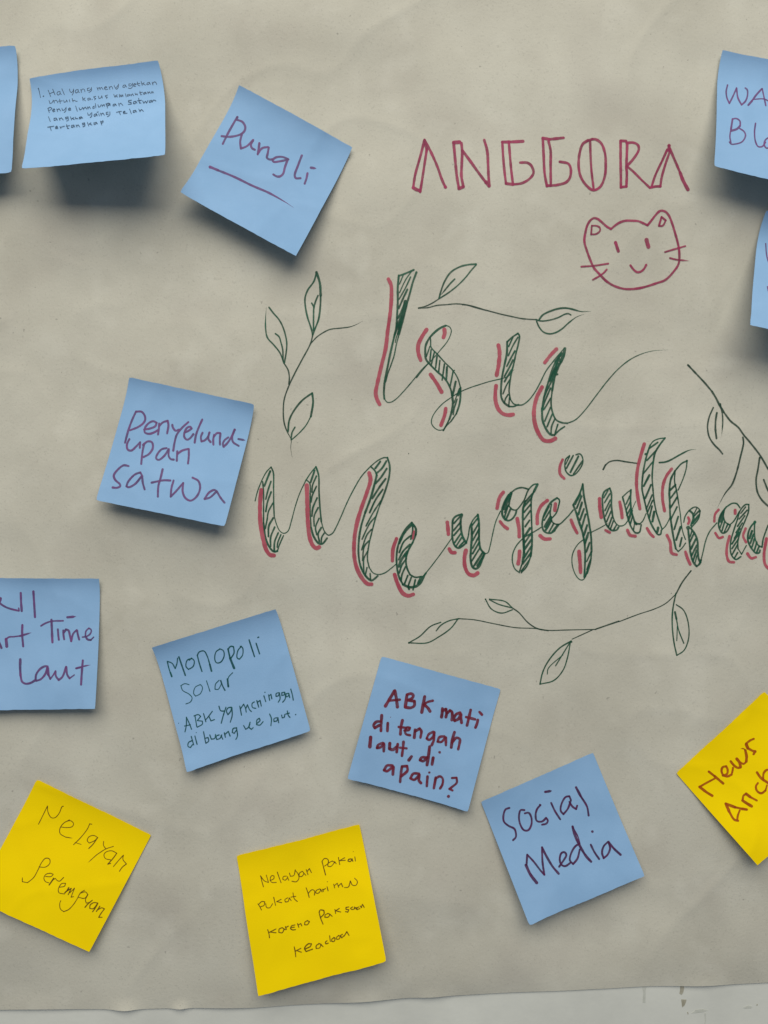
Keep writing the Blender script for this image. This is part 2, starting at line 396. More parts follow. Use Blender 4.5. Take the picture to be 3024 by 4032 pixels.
RE = region(1440, 1020, 460, 1641); RF = region(1820, 1120, 560)
s2 = pw('sprig_drawing', 'olive', RE, 15, "740,685 830,665 930,620 1040,550|740,690 880,680 1000,650 1130,640 1270,628 1400,640 1520,665 1641,703", 'green two-leaved sprig drawn above the small word')
pw('sprig_stem', 'olive', RF, 13, "0,235 60,240 160,270 300,305 450,345 600,378 700,398 870,410", None, s2)
pw('leaf', 'green', RE, 22, "1030,550 1060,440 1110,310 1200,180 1330,105 1440,78 1550,70|18:1555,75 1480,160 1400,260 1280,380 1150,480 1040,550|20s:1060,500 1140,400 1190,340 1250,280|30:1545,75", None, s2)
pw('leaf', 'green', RF, 15, "860,410 920,425 1020,415 1120,385 1200,345 1240,340 1268,355|19t:900,405 940,355 1030,310 1130,280 1220,275 1300,292 1390,315 1500,313|16t:868,430 900,500 950,555 1020,575 1090,560 1160,520 1250,440 1340,375 1425,345", None, s2)

# --- small word
RG = region(1640, 1240, 500); RH = region(1900, 1260, 740)
I = pw('letter', 'green', RE, 26, "465,230 450,400 450,600 440,800 430,950 390,1130 340,1350 300,1550 270,1700 255,1880 262,1960|13:262,1960 300,2008 350,2010 420,1970 520,1870 650,1720 780,1560 870,1470|22:465,235 560,200 675,150|25:712,185 660,330 620,480 575,640 550,750 510,900 470,1050|16:470,1050 430,1200 400,1350 350,1500 310,1610 280,1720", 'tall green calligraphic capital I with hatching')
pw('hatching', 'green', RE, 15, "530,215 475,350|640,175 560,290 475,470|18:630,250 560,400 470,560|24:585,425 530,540 465,690|26:545,620 500,740 450,830|26:530,700 480,850 430,960|20:500,850 450,960 410,1060|46:560,600 545,700 530,760|34:520,800 490,900 470,980|24:510,830 480,950 450,1050|14:470,1000 430,1100 415,1170", None, I)
pw('accent_stroke', 'rose', RE, 50, "318,280 355,360 362,500 345,750 310,1000 280,1250 220,1500 165,1740 140,1880 160,1970 195,2040", None, I)
s_ = pw('letter', 'green', RG, 14, "25:380,140 320,165 250,215 170,300 120,400 115,500 125,580 190,660|22:190,660 270,740 350,810 410,890 450,980 465,1050|27:465,1050 475,1150 460,1260 430,1360|18:430,1360 390,1440 350,1510|16:180,290 185,350 190,420 270,510 380,630 480,730 540,830 570,930|22:575,960 575,1050 560,1170 520,1290|450,1390 390,1450 350,1510|18:520,1290 450,1390|12:380,135 430,155 455,200 440,270 400,350 310,460 260,520 180,610 130,660 40,770 0,820|12:350,1500 290,1505 230,1470 195,1410 205,1340 250,1260 340,1160 450,1080 560,1010 700,950 820,910 950,870 1100,835|12t:1100,835 1200,800 1240,750 1280,710|14:480,735 498,722", 'green calligraphic s with two open loops')
pw('hatching', 'green', RG, 19, "16:175,410 130,540|190,455 175,600|235,480 195,640|268,540 250,690|305,595 290,740|365,640 335,850|24:398,680 390,840|480,730 440,930|24:512,870 475,1040|14:560,960 490,1150|530,1100 490,1230 480,1300|24:575,950 545,1050", None, s_)
pw('accent_stroke', 'rose', RE, 52, "855,990 790,1090 740,1200 738,1310 772,1420|1105,990 1110,1040 1092,1100|910,1620 1000,1750 1065,1865", None, s_)
pw('accent_stroke', 'rose', RG, 46, "382,1222 370,1300 320,1440", None, s_)
u_ = pw('letter', 'green', RG, 19, "24:1185,350 1180,500 1150,650 1120,800 1105,950 1110,1080 1150,1150 1210,1195|18:1210,1195 1270,1195 1330,1170|1185,350 1250,290 1325,240|20:1325,240 1345,270 1330,380 1300,500 1270,640 1240,760 1220,880 1210,1000 1225,1100|15:1225,1100 1270,1160 1330,1180", 'green calligraphic stem of the u beside the looped s')
pw('hatching', 'green', RG, 18, "1260,290 1205,410|1325,290 1260,400 1200,530|20:1285,470 1230,570 1180,670|22:1260,590 1210,690 1150,800|22:1240,720 1190,800 1150,870|1215,850 1170,930 1130,1030|1195,1040 1160,1100 1150,1150|1215,1080 1205,1190", None, u_)
pw('accent_stroke', 'rose', RG, 49, "1070,395 1085,480 1075,640 1047,785|1040,925 1030,1010 1035,1130 1070,1230 1130,1290 1200,1308 1262,1300", None, u_)
u2 = pw('letter', 'green', RH, 15, "10:310,750 350,748 400,715 460,640 510,550 560,450 620,370 720,250|690,310 630,400 590,520 550,650 525,780|17:525,780 530,880 560,960 600,1010 635,1015|12:635,1015 680,970 725,940|24:727,252 715,310 690,370|18:690,370 640,490 615,620|13:615,620 605,740 620,820 650,880 700,905 750,910|9t:750,910 820,880 900,800 1000,670 1100,540 1200,430 1300,350 1400,300 1500,272 1640,262|14:645,480 662,478", 'green calligraphic end of the u with a long tail sweeping right')
pw('hatching', 'green', RH, 13, "700,290 640,370|680,340 630,440 590,540|28:665,390 635,460|22:650,420 600,530|620,520 570,620 545,680|600,600 550,720 530,780|600,690 560,760 540,790|600,770 550,890|615,830 570,940|640,870 610,940 605,1000|665,920 640,1000", None, u2)
pw('accent_stroke', 'rose', RH, 30, "653,255 600,310 550,375|34:525,592 480,680 455,790 460,900 490,990 540,1060 600,1066 642,1045", None, u2)

# --- long word
RI = region(980, 1780, 580); RJ = region(1380, 1780, 580); RK = region(1720, 1860, 520); RL = region(2080, 1740, 520); RM = region(2500, 1680, 524)
m_ = pw('letter', 'green', RI, 12, "70,550 95,450 150,310 200,220 250,168|15:250,168 275,230 278,400 280,600 285,720|11:285,720 310,810 350,890 395,915 440,890 480,770 520,620 570,470 640,320|15:155,335 165,450 165,650 165,800|20:165,800 185,950 225,1060 280,1120 320,1115|14:320,1115 350,1030 390,940", 'first arch of the large green calligraphic capital M')
pw('hatching', 'green', RI, 16, "20:240,215 210,290 175,380|17:248,330 215,430 190,530|18:250,450 210,560 190,670|270,575 220,670 205,760 185,860|20:275,740 225,830 220,950|18:290,845 245,960 245,1060|18:330,910 290,1010 285,1120|360,930 325,1020 320,1070", None, m_)
pw('accent_stroke', 'rose', RI, 44, "138,425 125,600 130,800 160,980 200,1110 240,1158 282,1164", None, m_)
m2 = pw('letter', 'green', RI, 13, "640,320 700,230 755,165|17:755,165 785,260 790,450 800,620 815,780|12:815,780 850,890 895,935 940,915 980,850 1040,720 1100,580 1180,420 1270,270 1370,160|645,310 685,350 690,480 690,650 700,850|20:700,850 730,950 790,1030 830,1030 880,970", 'second arch of the large green calligraphic capital M')
pw('hatching', 'green', RI, 16, "20:740,205 695,340|760,270 715,380 710,450|760,385 710,500 700,560|18:768,515 720,630 710,720|780,625 735,720 735,830|790,745 750,850 765,930|18:815,850 780,920 795,1010|850,910 820,960 815,1020", None, m2)
pw('accent_stroke', 'rose', RI, 44, "652,375 658,600 665,800 685,960 720,1050 760,1082 792,1070", None, m2)
m3 = pw('letter', 'green', RI, 12, "1370,160 1450,95 1520,62 1560,62|19:1560,62 1585,150 1580,270 1540,420 1480,580|15:1480,580 1430,730 1385,900 1350,1050 1335,1200 1355,1300|11:1355,1300 1400,1360 1460,1378 1530,1360 1600,1310 1659,1260|16:1375,165 1420,210 1440,260|22:1440,260 1410,380 1370,520 1310,680|20:1310,680 1265,830 1240,980 1235,1150 1260,1290 1320,1400 1380,1445 1410,1430 1450,1395", 'tallest looping arch of the large green calligraphic capital M')
pw('hatching', 'green', RI, 15, "20:1480,105 1425,180|20:1548,100 1500,180 1435,240|20:1552,185 1490,280 1430,350|20:1540,300 1480,380 1390,520|19:1508,420 1430,530 1360,680|1485,550 1400,680 1320,830|1430,725 1370,790 1330,860 1275,980|1380,870 1330,930 1270,1100|1350,1000 1300,1060 1280,1220|1335,1120 1295,1200 1295,1360|1330,1300 1310,1390|1365,1365 1370,1430", None, m3)
pw('accent_stroke', 'rose', RI, 42, "1355,235 1370,310 1330,450 1260,650 1210,830 1185,1020 1190,1200 1225,1330 1290,1440 1340,1485 1382,1488", None, m3)
e1 = pw('letter', 'green', RJ, 20, "690,795 620,870 560,980 525,1110 520,1250 545,1400 590,1490|26:590,1490 660,1520 730,1515 780,1480 825,1400|22:690,795 735,860 735,930|700,1020 650,1110 625,1200 635,1300 670,1380|735,930 700,1020|16:670,1380 730,1410 800,1400|18:700,820 700,900 680,980|11:810,1405 850,1360 930,1260 1020,1140 1140,970|20:850,1362 835,1385", 'green hatched small e following the big capital M')
pw('hatching', 'green', RJ, 18, "690,820 610,910 550,1030|680,940 600,1010 550,1130|20:670,1040 590,1120 545,1210|26:640,1120 570,1220 545,1290|630,1200 580,1270 550,1360|620,1290 580,1380 570,1450|645,1390 610,1480|685,1410 650,1520 660,1545|730,1440 705,1550|22:790,1410 760,1480", None, e1)
pw('accent_stroke', 'rose', RJ, 39, "518,975 480,1090 472,1225|42:497,1380 530,1480 590,1590 650,1618 708,1602|20:715,892 702,975", None, e1)
n1 = pw('letter', 'green', RK, 22, "310,525 240,550 205,590 195,720 195,820 220,910 270,950 340,910 370,880|26:315,530 300,600 305,720 330,820 370,885|16:370,885 395,800 415,680 460,590 515,530|24:515,530 530,640 532,850 550,960 600,1020|12:600,1020 640,1010 665,940 700,780 740,620 800,485|26:435,650 440,800 430,950 425,1100 450,1190 490,1210 530,1180 570,1090 600,1020", 'green densely hatched small n with a slanted joining line')
pw('hatching', 'green', RK, 20, "290,555 215,640|300,620 210,730|300,690 215,790|300,770 225,880|310,820 240,930|340,870 280,930|510,580 445,660|525,640 450,770|525,720 455,850|530,800 450,950|530,880 450,1020|540,950 440,1110|24:580,1000 470,1170|26:585,1050 510,1170", None, n1)
pw('accent_stroke', 'rose', RJ, 40, "1090,790 1097,850 1103,925|38:1112,1090 1140,1130 1178,1132|42:1300,1108 1285,1180 1290,1290 1330,1370 1390,1388 1432,1362", None, n1)
g1 = pw('letter', 'green', RK, 18, "1150,210 1070,190 1000,205 930,255|26:930,255 870,340 825,450 825,540 860,590|20:860,590 900,605 950,580 990,520 1000,480|20:940,260 915,350 905,420|16:905,420 950,465 1000,470 1040,430 1100,340 1150,220 1220,150 1265,145|26:1265,150 1220,240|18:1220,240 1190,320 1185,420 1190,600 1195,750|24:1195,750 1195,900 1180,1050|16:1180,1050 1130,1180 1060,1260|24:1110,360 1085,450 1080,600 1085,800 1095,1000|28:1090,800 1095,1000 1080,1120|16:1080,1120 1040,1240|14:1310,690 1230,740 1120,800 1060,850 1000,920 955,1020 950,1120 980,1210 1040,1260", 'green small g with a long looped tail')
pw('hatching', 'green', RK, 20, "44:910,290 875,370 850,450|16:905,400 850,500|22:930,450 870,590|20:890,430 850,560|1215,250 1110,370|1190,320 1095,430|1180,400 1095,500|1175,480 1095,590|1165,600 1110,680|26:1170,700 1110,790|1180,770 1100,890|26:1190,840 1105,960|24:1185,930 1095,1070|1180,1010 1080,1150|16:1160,1100 1060,1240", None, g1)
pw('accent_stroke', 'rose', RK, 44, "835,250 790,310 757,448|40:795,615 840,670 888,705|42:1010,578 1032,700 1035,805|44:1040,990 1035,1070 1022,1145", None, g1)
e2 = pw('letter', 'green', RK, 22, "1510,320 1440,370 1380,460 1335,570 1325,680 1350,740 1420,765 1480,730|16:1480,730 1540,650|17:1510,320 1540,345 1530,420 1500,510 1440,580|18:1440,400 1425,500 1430,590|16:1430,590 1470,640 1540,650 1600,600 1659,540", 'green small e with an open top loop')
pw('hatching', 'green', RK, 20, "1410,430 1340,560|1420,480 1350,600|32:1430,560 1360,680|26:1440,600 1370,720|1470,640 1410,750|16:1520,650 1450,740", None, e2)
pw('accent_stroke', 'rose', RK, 42, "1388,352 1310,420 1265,530 1262,642|1490,395 1482,475|1298,795 1350,835 1425,835", None, e2)
j1 = pw('letter', 'green', RL, 20, "15:510,923 565,855|685,530 650,640 565,790|24:565,790 600,880 640,1010 680,1130 710,1280|22:710,1280 715,1450 705,1700|22:685,530 700,680 740,880 770,1050 790,1200 795,1380|18:795,1380 780,1520 740,1650|12:740,1650 690,1730 650,1730 590,1660 550,1520 560,1400 620,1290 700,1220|12t:790,1135 900,1080 1020,1010", 'green small j with a looped tail')
pw('hatching', 'green', RL, 22, "655,655 590,780|670,680 610,830|24:675,760 630,910|700,840 650,980|720,910 670,1080|24:740,1045 700,1170|26:755,1140 715,1270|770,1265 730,1380|16:790,1380 735,1500|15:780,1480 735,1600|16:760,1540 720,1690", None, j1)
pw('j_dot', 'green', RL, 16, "520,170 470,220 460,300 475,370 530,420 580,410 640,350 685,260 680,190 650,150 600,160|20:565,170 480,330|22:630,180 530,380|20:680,240 570,400|14:520,180 470,280", None, j1)
pw('accent_stroke', 'rose', RL, 38, "34:432,222 400,300 400,400 452,460|538,980 570,1060 615,1145|44:638,1375 650,1500 658,1640", None, j1)
u3 = pw('letter', 'green', RL, 20, "1025,580 960,620 935,680 935,800 955,950 990,1050 1050,1110 1110,1105 1135,1070|20:1025,580 1045,650 1045,800 1060,930|14:1060,930 1100,1020 1150,1055 1210,1040 1250,990|14:1295,600 1250,630 1185,690|18:1185,690 1220,820 1260,980 1300,1080 1350,1140 1395,1135 1420,1040|20:1290,600 1285,720 1295,850 1320,950 1350,1020 1400,1030|13:1400,1030 1440,990 1480,900|8:1350,745 1300,860|26:1340,1010 1360,1030", 'green hatched small u before the crossed letter')
pw('hatching', 'green', RL, 18, "1000,610 950,700|1025,650 960,760|1030,730 965,860|1030,790 970,930|1040,870 985,1000|20:1050,950 1010,1060|1070,990 1030,1100|1110,1040 1075,1100|1275,680 1230,780|16:1285,740 1235,850|1290,820 1240,920|28:1300,860 1260,980|1310,930 1280,1040|16:1340,1010 1320,1110", None, u3)
pw('accent_stroke', 'rose', RL, 40, "895,712 900,830 918,945|34:970,1108 1025,1138|38:1150,752 1170,860 1180,950|38:1247,1108 1280,1170 1345,1183", None, u3)
t1 = pw('letter', 'green', RM, 20, "14:375,140 300,150 230,180 190,230|190,230 150,350 115,500 95,640 90,780 115,900 150,1050 190,1180 240,1280 290,1345 320,1340 330,1290|375,140 300,240 250,330 225,470|18:225,470 215,620 225,780 240,930 270,1080|18:270,1080 310,1200 340,1280|12:340,1280 380,1240 420,1170 440,1120|30:135,342|19t:305,447 380,440 450,412 560,350 680,292 760,282", 'tall green hatched t crossed by a wavy bar')
pw('crossbar', 'olive', RL, 16, "20:942,345 970,290|970,290 1020,250 1110,232 1220,248 1390,272", None, t1)
pw('hatching', 'green', RM, 18, "20:285,195 180,270|260,300 150,420|220,440 110,580|24:180,605 110,740|22:200,725 130,890|215,850 145,1020|220,920 160,1060|20:215,990 180,1130|28:240,1060 220,1180|30:290,1260 280,1310", None, t1)
pw('accent_stroke', 'rose', RL, 40, "1458,25 1420,150 1375,330 1360,520 1375,680 1403,840|34:1492,1085 1540,1160 1575,1192", None, t1)
k1 = pw('letter', 'green', RM, 18, "650,425 580,460 500,550|22:500,550 450,650 430,800 435,950 440,1100 460,1250 485,1400 510,1520|14:510,1520 540,1555 590,1510 632,1450|14:650,425 640,520 600,650 540,790|16:500,560 495,680 520,800 545,950|12:545,950 565,1080 580,1220 600,1320 630,1405|24:648,425", 'green hatched tall stem after the crossed t')
pw('hatching', 'green', RM, 20, "24:505,725 440,790|520,790 445,890|525,880 445,1010|18:525,1000 450,1150|540,1120 490,1280|24:570,1250 515,1410|20:585,1385 560,1490", None, k1)
pw('accent_stroke', 'rose', RM, 36, "458,525 390,620 350,740 345,900 370,1048|400,1352 440,1440 460,1575 520,1595", None, k1)
k2 = pw('letter', 'green', RM, 14, "610,1190 625,1120 680,1040 750,1000 790,1015 815,1050|16:815,1050 790,1150 700,1260|24:680,1045 720,1080 730,1130 700,1230|46:663,1258|22:700,1270 750,1340 780,1420 785,1560 800,1660 820,1690|22:665,1290 680,1430 695,1580 730,1690 770,1740 805,1710 825,1660|14:820,1680 850,1560 880,1430 930,1310 1020,1200", 'green small curled k with a sharp foot')
pw('hatching', 'green', RM, 20, "800,1050 730,1120|26:800,1100 720,1200|14:770,1020 740,1080|16:710,1300 690,1370|730,1340 690,1430|24:760,1400 700,1520|22:770,1480 705,1610|22:770,1540 725,1670|14:775,1600 750,1700", None, k2)
pw('accent_stroke', 'rose', RM, 34, "630,1558 660,1650 690,1715|28:665,1130 680,1170 665,1208", None, k2)
a1 = pw('letter', 'green', RM, 17, "1310,1010 1270,960 1215,955 1140,1000|20:1140,1000 1080,1080 1045,1180 1050,1260 1090,1325 1140,1310 1190,1230|15:1120,1020 1105,1120 1130,1190 1180,1225 1230,1180 1300,1060|17:1420,970 1380,970 1310,1050 1280,1150 1230,1300 1195,1430 1190,1540 1210,1610 1260,1655 1320,1620|17:1420,970 1415,1060 1370,1180 1320,1300 1285,1420 1285,1520|13:1285,1520 1330,1590 1390,1480", 'green small a near the right edge of the picture')
pw('hatching', 'green', RM, 18, "30:1100,1070 1065,1180|1105,1140 1060,1260|1120,1180 1085,1300|1160,1210 1115,1310|16:1380,1000 1320,1080|1400,1040 1300,1150|1370,1110 1280,1240|1340,1200 1260,1320|1310,1270 1240,1390|22:1300,1320 1210,1460|1290,1400 1210,1520|1280,1470 1215,1590|1280,1570 1240,1640", None, a1)
pw('accent_stroke', 'rose', RM, 30, "1043,1035 1000,1090 990,1180|1003,1325 1050,1388 1095,1375|36:1250,1040 1250,1082|32:1180,1365 1150,1480 1145,1600 1175,1680 1235,1690|1380,1270 1350,1360 1385,1440", None, a1)
n2 = pw('letter', 'green', RM, 20, "1495,1190 1450,1240 1415,1320 1410,1420 1450,1510 1510,1575 1550,1570 1560,1540|17:1495,1190 1490,1300 1500,1400 1540,1480 1585,1500 1600,1400 1659,1230|34:1495,1188|12:1659,1230 1700,1180", 'green last letter cut off by the right edge of the picture')
pw('hatching', 'green', RM, 20, "24:1460,1300 1430,1390|1480,1340 1440,1450|1490,1400 1460,1500|1520,1440 1490,1540|1550,1490 1520,1560", None, n2)
pw('accent_stroke', 'rose', RM, 33, "1403,1582 1450,1640 1508,1626|36:1640,1395 1610,1600 1625,1720 1675,1775", None, n2)

RN = region(2660, 1400, 364, 1342)
s3 = pw('sprig_drawing', 'olive', RN, 22, "24:180,135 205,158|180,135 270,230 420,390 530,520|26:530,520 590,620 640,720 700,820|700,820 800,950 910,1040 990,1150 1100,1280 1230,1450 1342,1640 1420,1760|t:978,1185 988,1260 940,1480 890,1680 820,1870 720,2000 610,2200", 'dark green trailing sprig drawn at the right above the long word')
pw('leaf', 'olive', RN, 20, "548,755 490,890 465,1030 490,1180 560,1290 640,1370 683,1425|24:600,830 582,950 580,1070 595,1200|18t:650,700 680,850 685,980 670,1160", None, s3)
pw('leaf', 'olive', RN, 22, "1222,1480 1195,1660 1170,1800 1190,1980 1250,2090 1342,2180 1400,2220|1280,1800 1342,1950 1400,2040", None, s3)
RP = region(1580, 2220, 1200)
s4 = pw('sprig_drawing', 'olive', RP, 5, "7:1577,38 1530,100 1495,165|1495,165 1440,215 1380,245 1290,275 1185,315|7:1185,312 1060,355|1060,357 900,360 800,362 730,352 620,347 500,325 400,305 310,298|6:800,364 740,352 690,320 640,265 605,240|1040,360 930,410", 'green four-leaved branch drawn under the long word')
pw('leaf', 'green', RP, 6, "310,298 270,350 200,400 140,430 40,430|40,430 100,395 160,340 215,318|315,298 260,310 215,335 190,365|9:42,430", None, s4)
pw('leaf', 'green', RP, 6, "605,240 565,205 480,192|480,195 530,220 605,240|605,250 545,268 490,245 458,192|8:459,193", None, s4)
pw('leaf', 'green', RP, 6, "7:925,420 860,460 800,530 770,590 755,655|755,655 830,635 880,580 905,510 920,430|920,425 880,490 840,555|5:880,495 800,570 795,600|12:925,424", None, s4)
pw('leaf', 'green', RP, 6, "7:1495,160 1478,250 1475,330 1485,430 1500,498|1500,498 1540,470 1565,400 1560,310 1535,250 1497,222|9:1490,262 1498,300|1498,300 1510,360 1538,432|5:1503,340 1500,418", None, s4)
pw('pen_spot', 'olive', RP, 3, "5:40,-600|4:1470,160", None)

# ================================================================ sticky notes
def sticky(corners, HL, HR, color, label, group='sticky notes stuck on the poster', **kw):
    n = Note(corners, HL, HR, **kw)
    xm = sum(c[0] for c in n.c)/4; zm = sum(c[1] for c in n.c)/4
    org = (xm, -0.004, zm+ZC)
    t = thing('sticky_note', org, label, 'sticky note', group)
    k = 40
    u = np.linspace(0, 1, k); U, Vv = np.meshgrid(u, u)
    x, h, z = n.surf(U, Vv)
    j = 0.00012*vnoise(np.arange(k)*1.7, np.zeros(k), n.seed+3)     # slightly uneven cut edges
    z[0] += j; z[-1] += j[::-1]
    Fr = np.stack([x, -h, z+ZC], -1); rc = random.Random(n.seed*7)
    for (i, j2, di, dj) in ((0, 0, 1, 1), (0, -1, 1, -1), (-1, 0, -1, 1), (-1, -1, -1, -1)):    # corners are never quite sharp
        Fr[i, j2] += (Fr[i+di, j2+dj]-Fr[i, j2])*rc.uniform(0.02, 0.22)
    sheet('note_sheet', Fr, 0.00011, M[color], t, org)
    _lift[0] = 0.00006
    def wr(reg, wd, m, text, name='handwritten_word', label=None):
        return write(name, m, t, org, n.ink, reg, wd, text, label)
    return wr

sticky([(-425, 205), (70, 191), (47, 680), (-445, 722)], 0.016, 0.015, 'blue', 'blank blue sticky note cut off by the left edge, top left corner', seed=2, wob=0.0006)
W = sticky([(124.5, 319.4), (628.7, 249.4), (646.8, 604.2), (90.7, 669.2)], 0.025, 0.039, 'blue', 'blue sticky note with five lines of small pen writing, curling far off the poster', seed=3, wob=0.0007, c1=0.42)
R = region(100, 280, 560)
W(R, 8, 'navy', "148,206 152,198 164,250 176,308|17:210,292|265,222 280,258 294,296|284,262 335,242|318,210 332,245 345,275|400,238 375,242 368,265 380,280 400,268 405,240 408,265 420,272|425,205 440,240 455,275")
W(R, 8, 'navy', "515,208 520,235 535,250 555,235 562,208|562,215 562,245 545,280|612,215 590,218 582,240 592,255 612,242 615,215 620,245 632,248|645,212 655,248|650,225 670,207 688,215 695,240|745,195 722,202 724,226 745,226 765,205|770,190 768,230 740,248")
W(R, 8, 'navy', "835,190 848,222|845,202 862,190 872,215|872,200 888,188 905,212|920,200 950,190 940,178 923,188 924,208 940,218 962,208|975,180 985,212|982,190 1000,176 1015,190 1018,207|1035,165 1042,188 1060,190 1078,168|1085,150 1082,190 1065,210 1050,202|1165,160 1142,165 1136,186 1155,190 1168,165 1180,186|1228,145 1207,150 1207,172 1226,172 1245,150|1248,140 1246,185 1225,202 1200,196|1262,163 1288,155 1280,143 1263,150 1262,174 1286,177|1305,125 1315,165 1335,170|1295,150 1335,142|1350,120 1362,165|1362,150 1385,135|1370,148 1400,162|1445,130 1422,136 1416,154 1434,158 1448,132 1458,155|1478,128 1488,160|1485,142 1505,124 1520,130 1531,155")
W(R, 8, 'navy', "275,340 285,375 308,370 325,337|325,337 338,370|335,350 355,337 370,350 378,368|398,325 406,375|385,350 430,345|445,338 452,362 472,356 480,336 490,358|512,332 518,358|545,318 555,358|553,348 575,338 585,350 605,350")
W(R, 8, 'navy', "665,302 672,345|695,312 675,325|678,325 700,345|745,312 726,320 730,338 748,332 755,315 762,335|10:778,328|820,292 797,298 802,312 820,318 806,335|850,290 858,318 882,310 890,287|890,287 897,312|958,278 932,286 935,298 955,302 945,318")
W(R, 8, 'navy', "1030,270 1045,305|1070,275 1048,290 1075,300|1095,270 1100,300 1115,275 1120,298 1135,275 1138,295|1165,260 1175,300|1202,270 1186,276 1187,290 1205,288 1212,270 1220,285|1228,270 1236,287|1236,278 1250,264 1262,285|1278,255 1286,275 1302,262 1308,277|1335,232 1345,275 1358,272|1330,252 1365,245|1395,246 1377,254 1380,268 1397,262 1402,245 1412,262|1425,240 1432,262|1432,252 1447,240 1458,258|1470,238 1475,257|1475,248 1486,239 1493,252")
W(R, 8, 'navy', "262,435 278,482|262,434 290,420 308,432 295,450 272,458|315,460 343,450 335,438 318,450 322,472 345,468|365,440 375,470|372,450 392,437 410,462|425,432 432,455 452,452 470,430|475,420 471,462 452,480|500,448 528,437 518,426 501,438 506,458 530,452|585,405 605,465|625,425 635,450 656,442 663,422|670,425 680,447|680,435 698,418 714,440|722,415 731,440|731,428 746,413 758,435|805,407 786,416 787,434 808,426|815,375 822,425|845,390 854,418 872,412 880,392|890,390 898,412|900,400 918,388 924,408|940,375 958,430|12:942,388 968,372 985,385 960,402|985,375 988,402|1045,382 1022,388 1022,404 1040,403 1050,382 1062,400|1085,372 1095,405|1092,385 1112,372 1136,397")
W(R, 8.5, 'navy', "1237,337 1203,342 1202,358 1233,364 1234,382 1200,386|1285,350 1262,356 1260,376 1278,378 1290,352 1300,372|1320,315 1330,370 1347,370|1305,345 1352,338|1368,345 1380,372|1380,372 1400,350|1400,350 1412,370|1412,370 1430,340|1465,340 1446,346 1446,362 1464,360 1472,338|1478,358 1495,335 1522,345")
W(R, 8, 'navy', "268,530 290,585|357,545 332,550 334,572 355,568 362,548 372,570|392,545 402,572|400,555 420,543 440,566|492,532 467,538 471,556 495,548|497,530 500,572 478,580|525,530 538,568|565,540 542,552|545,550 570,562|580,535 588,555 603,547 612,556|650,532 627,538 630,554 650,548 655,532 668,548")
W(R, 8, 'navy', "725,485 731,510 750,510 765,488|775,480 771,525 755,540|820,497 800,505 802,524 822,518 828,495 838,518|835,478 850,473|855,495 862,520|875,488 885,518|882,500 905,487 920,512|965,475 942,481 944,503 966,498|985,472 981,513 955,528")
W(R, 8, 'navy', "1060,480 1090,470 1120,467|1092,472 1108,505|1140,482 1163,475 1158,465 1141,474 1146,494 1186,488|1215,440 1235,495|1280,456 1257,461 1257,479 1278,476 1285,455 1298,475|1322,440 1338,472|1338,458 1356,446 1376,466")
W(R, 8, 'navy', "258,652 300,645 332,640|285,645 300,690|350,660 376,650 366,639 351,649 353,668 378,665|402,645 412,665|410,656 422,648 455,640|480,620 490,665 507,665|475,640 515,632|560,627 537,632 537,654 558,650 565,628 575,650|590,625 600,650|598,635 616,624 632,648|685,602 664,606 667,624 688,615|690,600 693,635 670,645|722,595 738,637|765,600 742,615|745,614 776,626|820,597 797,602 800,621 820,616 826,595 840,612|875,582 890,625|878,590 905,578 908,594 885,605")

W = sticky([(945.4, 346.8), (1387.9, 586.7), (1165.3, 1007.8), (707.7, 754.9)], 0.014, 0.014, 'blue', 'blue sticky note reading Pungli with a ruled line beneath', seed=4, wob=0.0005)
R = region(680, 320, 740)
W(R, 20, 'violet', "24:570,318|570,315 535,375 490,455 442,552|560,338 585,345 615,358 640,400 635,435 610,462 565,480 500,490 432,484|612,462 596,530 602,593|602,593 650,575 690,540 710,518|708,525 690,560 700,590 725,604|765,548 758,600 750,645|24:765,548|750,640 790,590 840,580|848,585 838,640 832,675 855,690 880,688|1020,688 970,668 915,670 880,692 890,710 950,705 1020,690|1015,690 990,760 975,815 950,838 920,840 888,822|1140,655 1105,745 1077,830 1087,855 1128,855|1190,812 1180,860 1165,903|t:1220,762 1268,770")
W(R, 20, 'violet', "26:330,758|23:328,755 400,785|t:400,785 540,842 700,920 850,985 1000,1070 1065,1113", name='underline')

W = sticky([(515.8, 1488.8), (1006, 1595.6), (888, 2072.4), (382.9, 1969.8)], 0.009, 0.013, 'blue', 'blue sticky note reading Penyelundupan Satwa in violet marker', seed=5, wob=0.0005)
R = region(350, 1450, 700)
W(R, 20, 'violet', "440,402 400,490 365,590 337,695|440,405 490,405 520,440 525,480 505,515 455,550 385,578|515,572 570,562 620,540 632,508 600,494 555,515 522,560 522,598 560,612 615,595 645,575|655,515 653,560 645,618|655,540 690,505 735,490|735,490 742,530 730,608|778,528 785,555 810,583 840,572|928,502 870,555 820,620 800,690 787,768|890,602 930,583 958,562 948,546 920,552 895,590 890,640 915,667 945,652 975,615|1058,478 1030,540 1000,620 987,693|1060,602 1045,640 1050,683 1080,673 1110,640 1125,600|1120,610 1115,660 1135,688|1167,620 1160,670 1162,712|1165,640 1195,605 1225,605|1228,610 1222,660 1223,712|1300,645 1265,672 1250,705 1257,732 1290,700 1330,640 1360,572|24:1360,575|1355,590 1337,640 1345,688 1398,724|t:1395,660 1460,672")
W(R, 20, 'violet', "378,660 355,710 362,758 395,768 440,730 478,690|478,690 475,742|515,705 500,780 488,892|505,715 550,682 588,690 596,745 560,800 510,828|725,745 680,755 640,800 627,840 650,855 700,820 745,755|745,755 745,820 765,848 792,852|825,775 820,862|825,800 870,768 928,752|932,755 932,820 925,888")
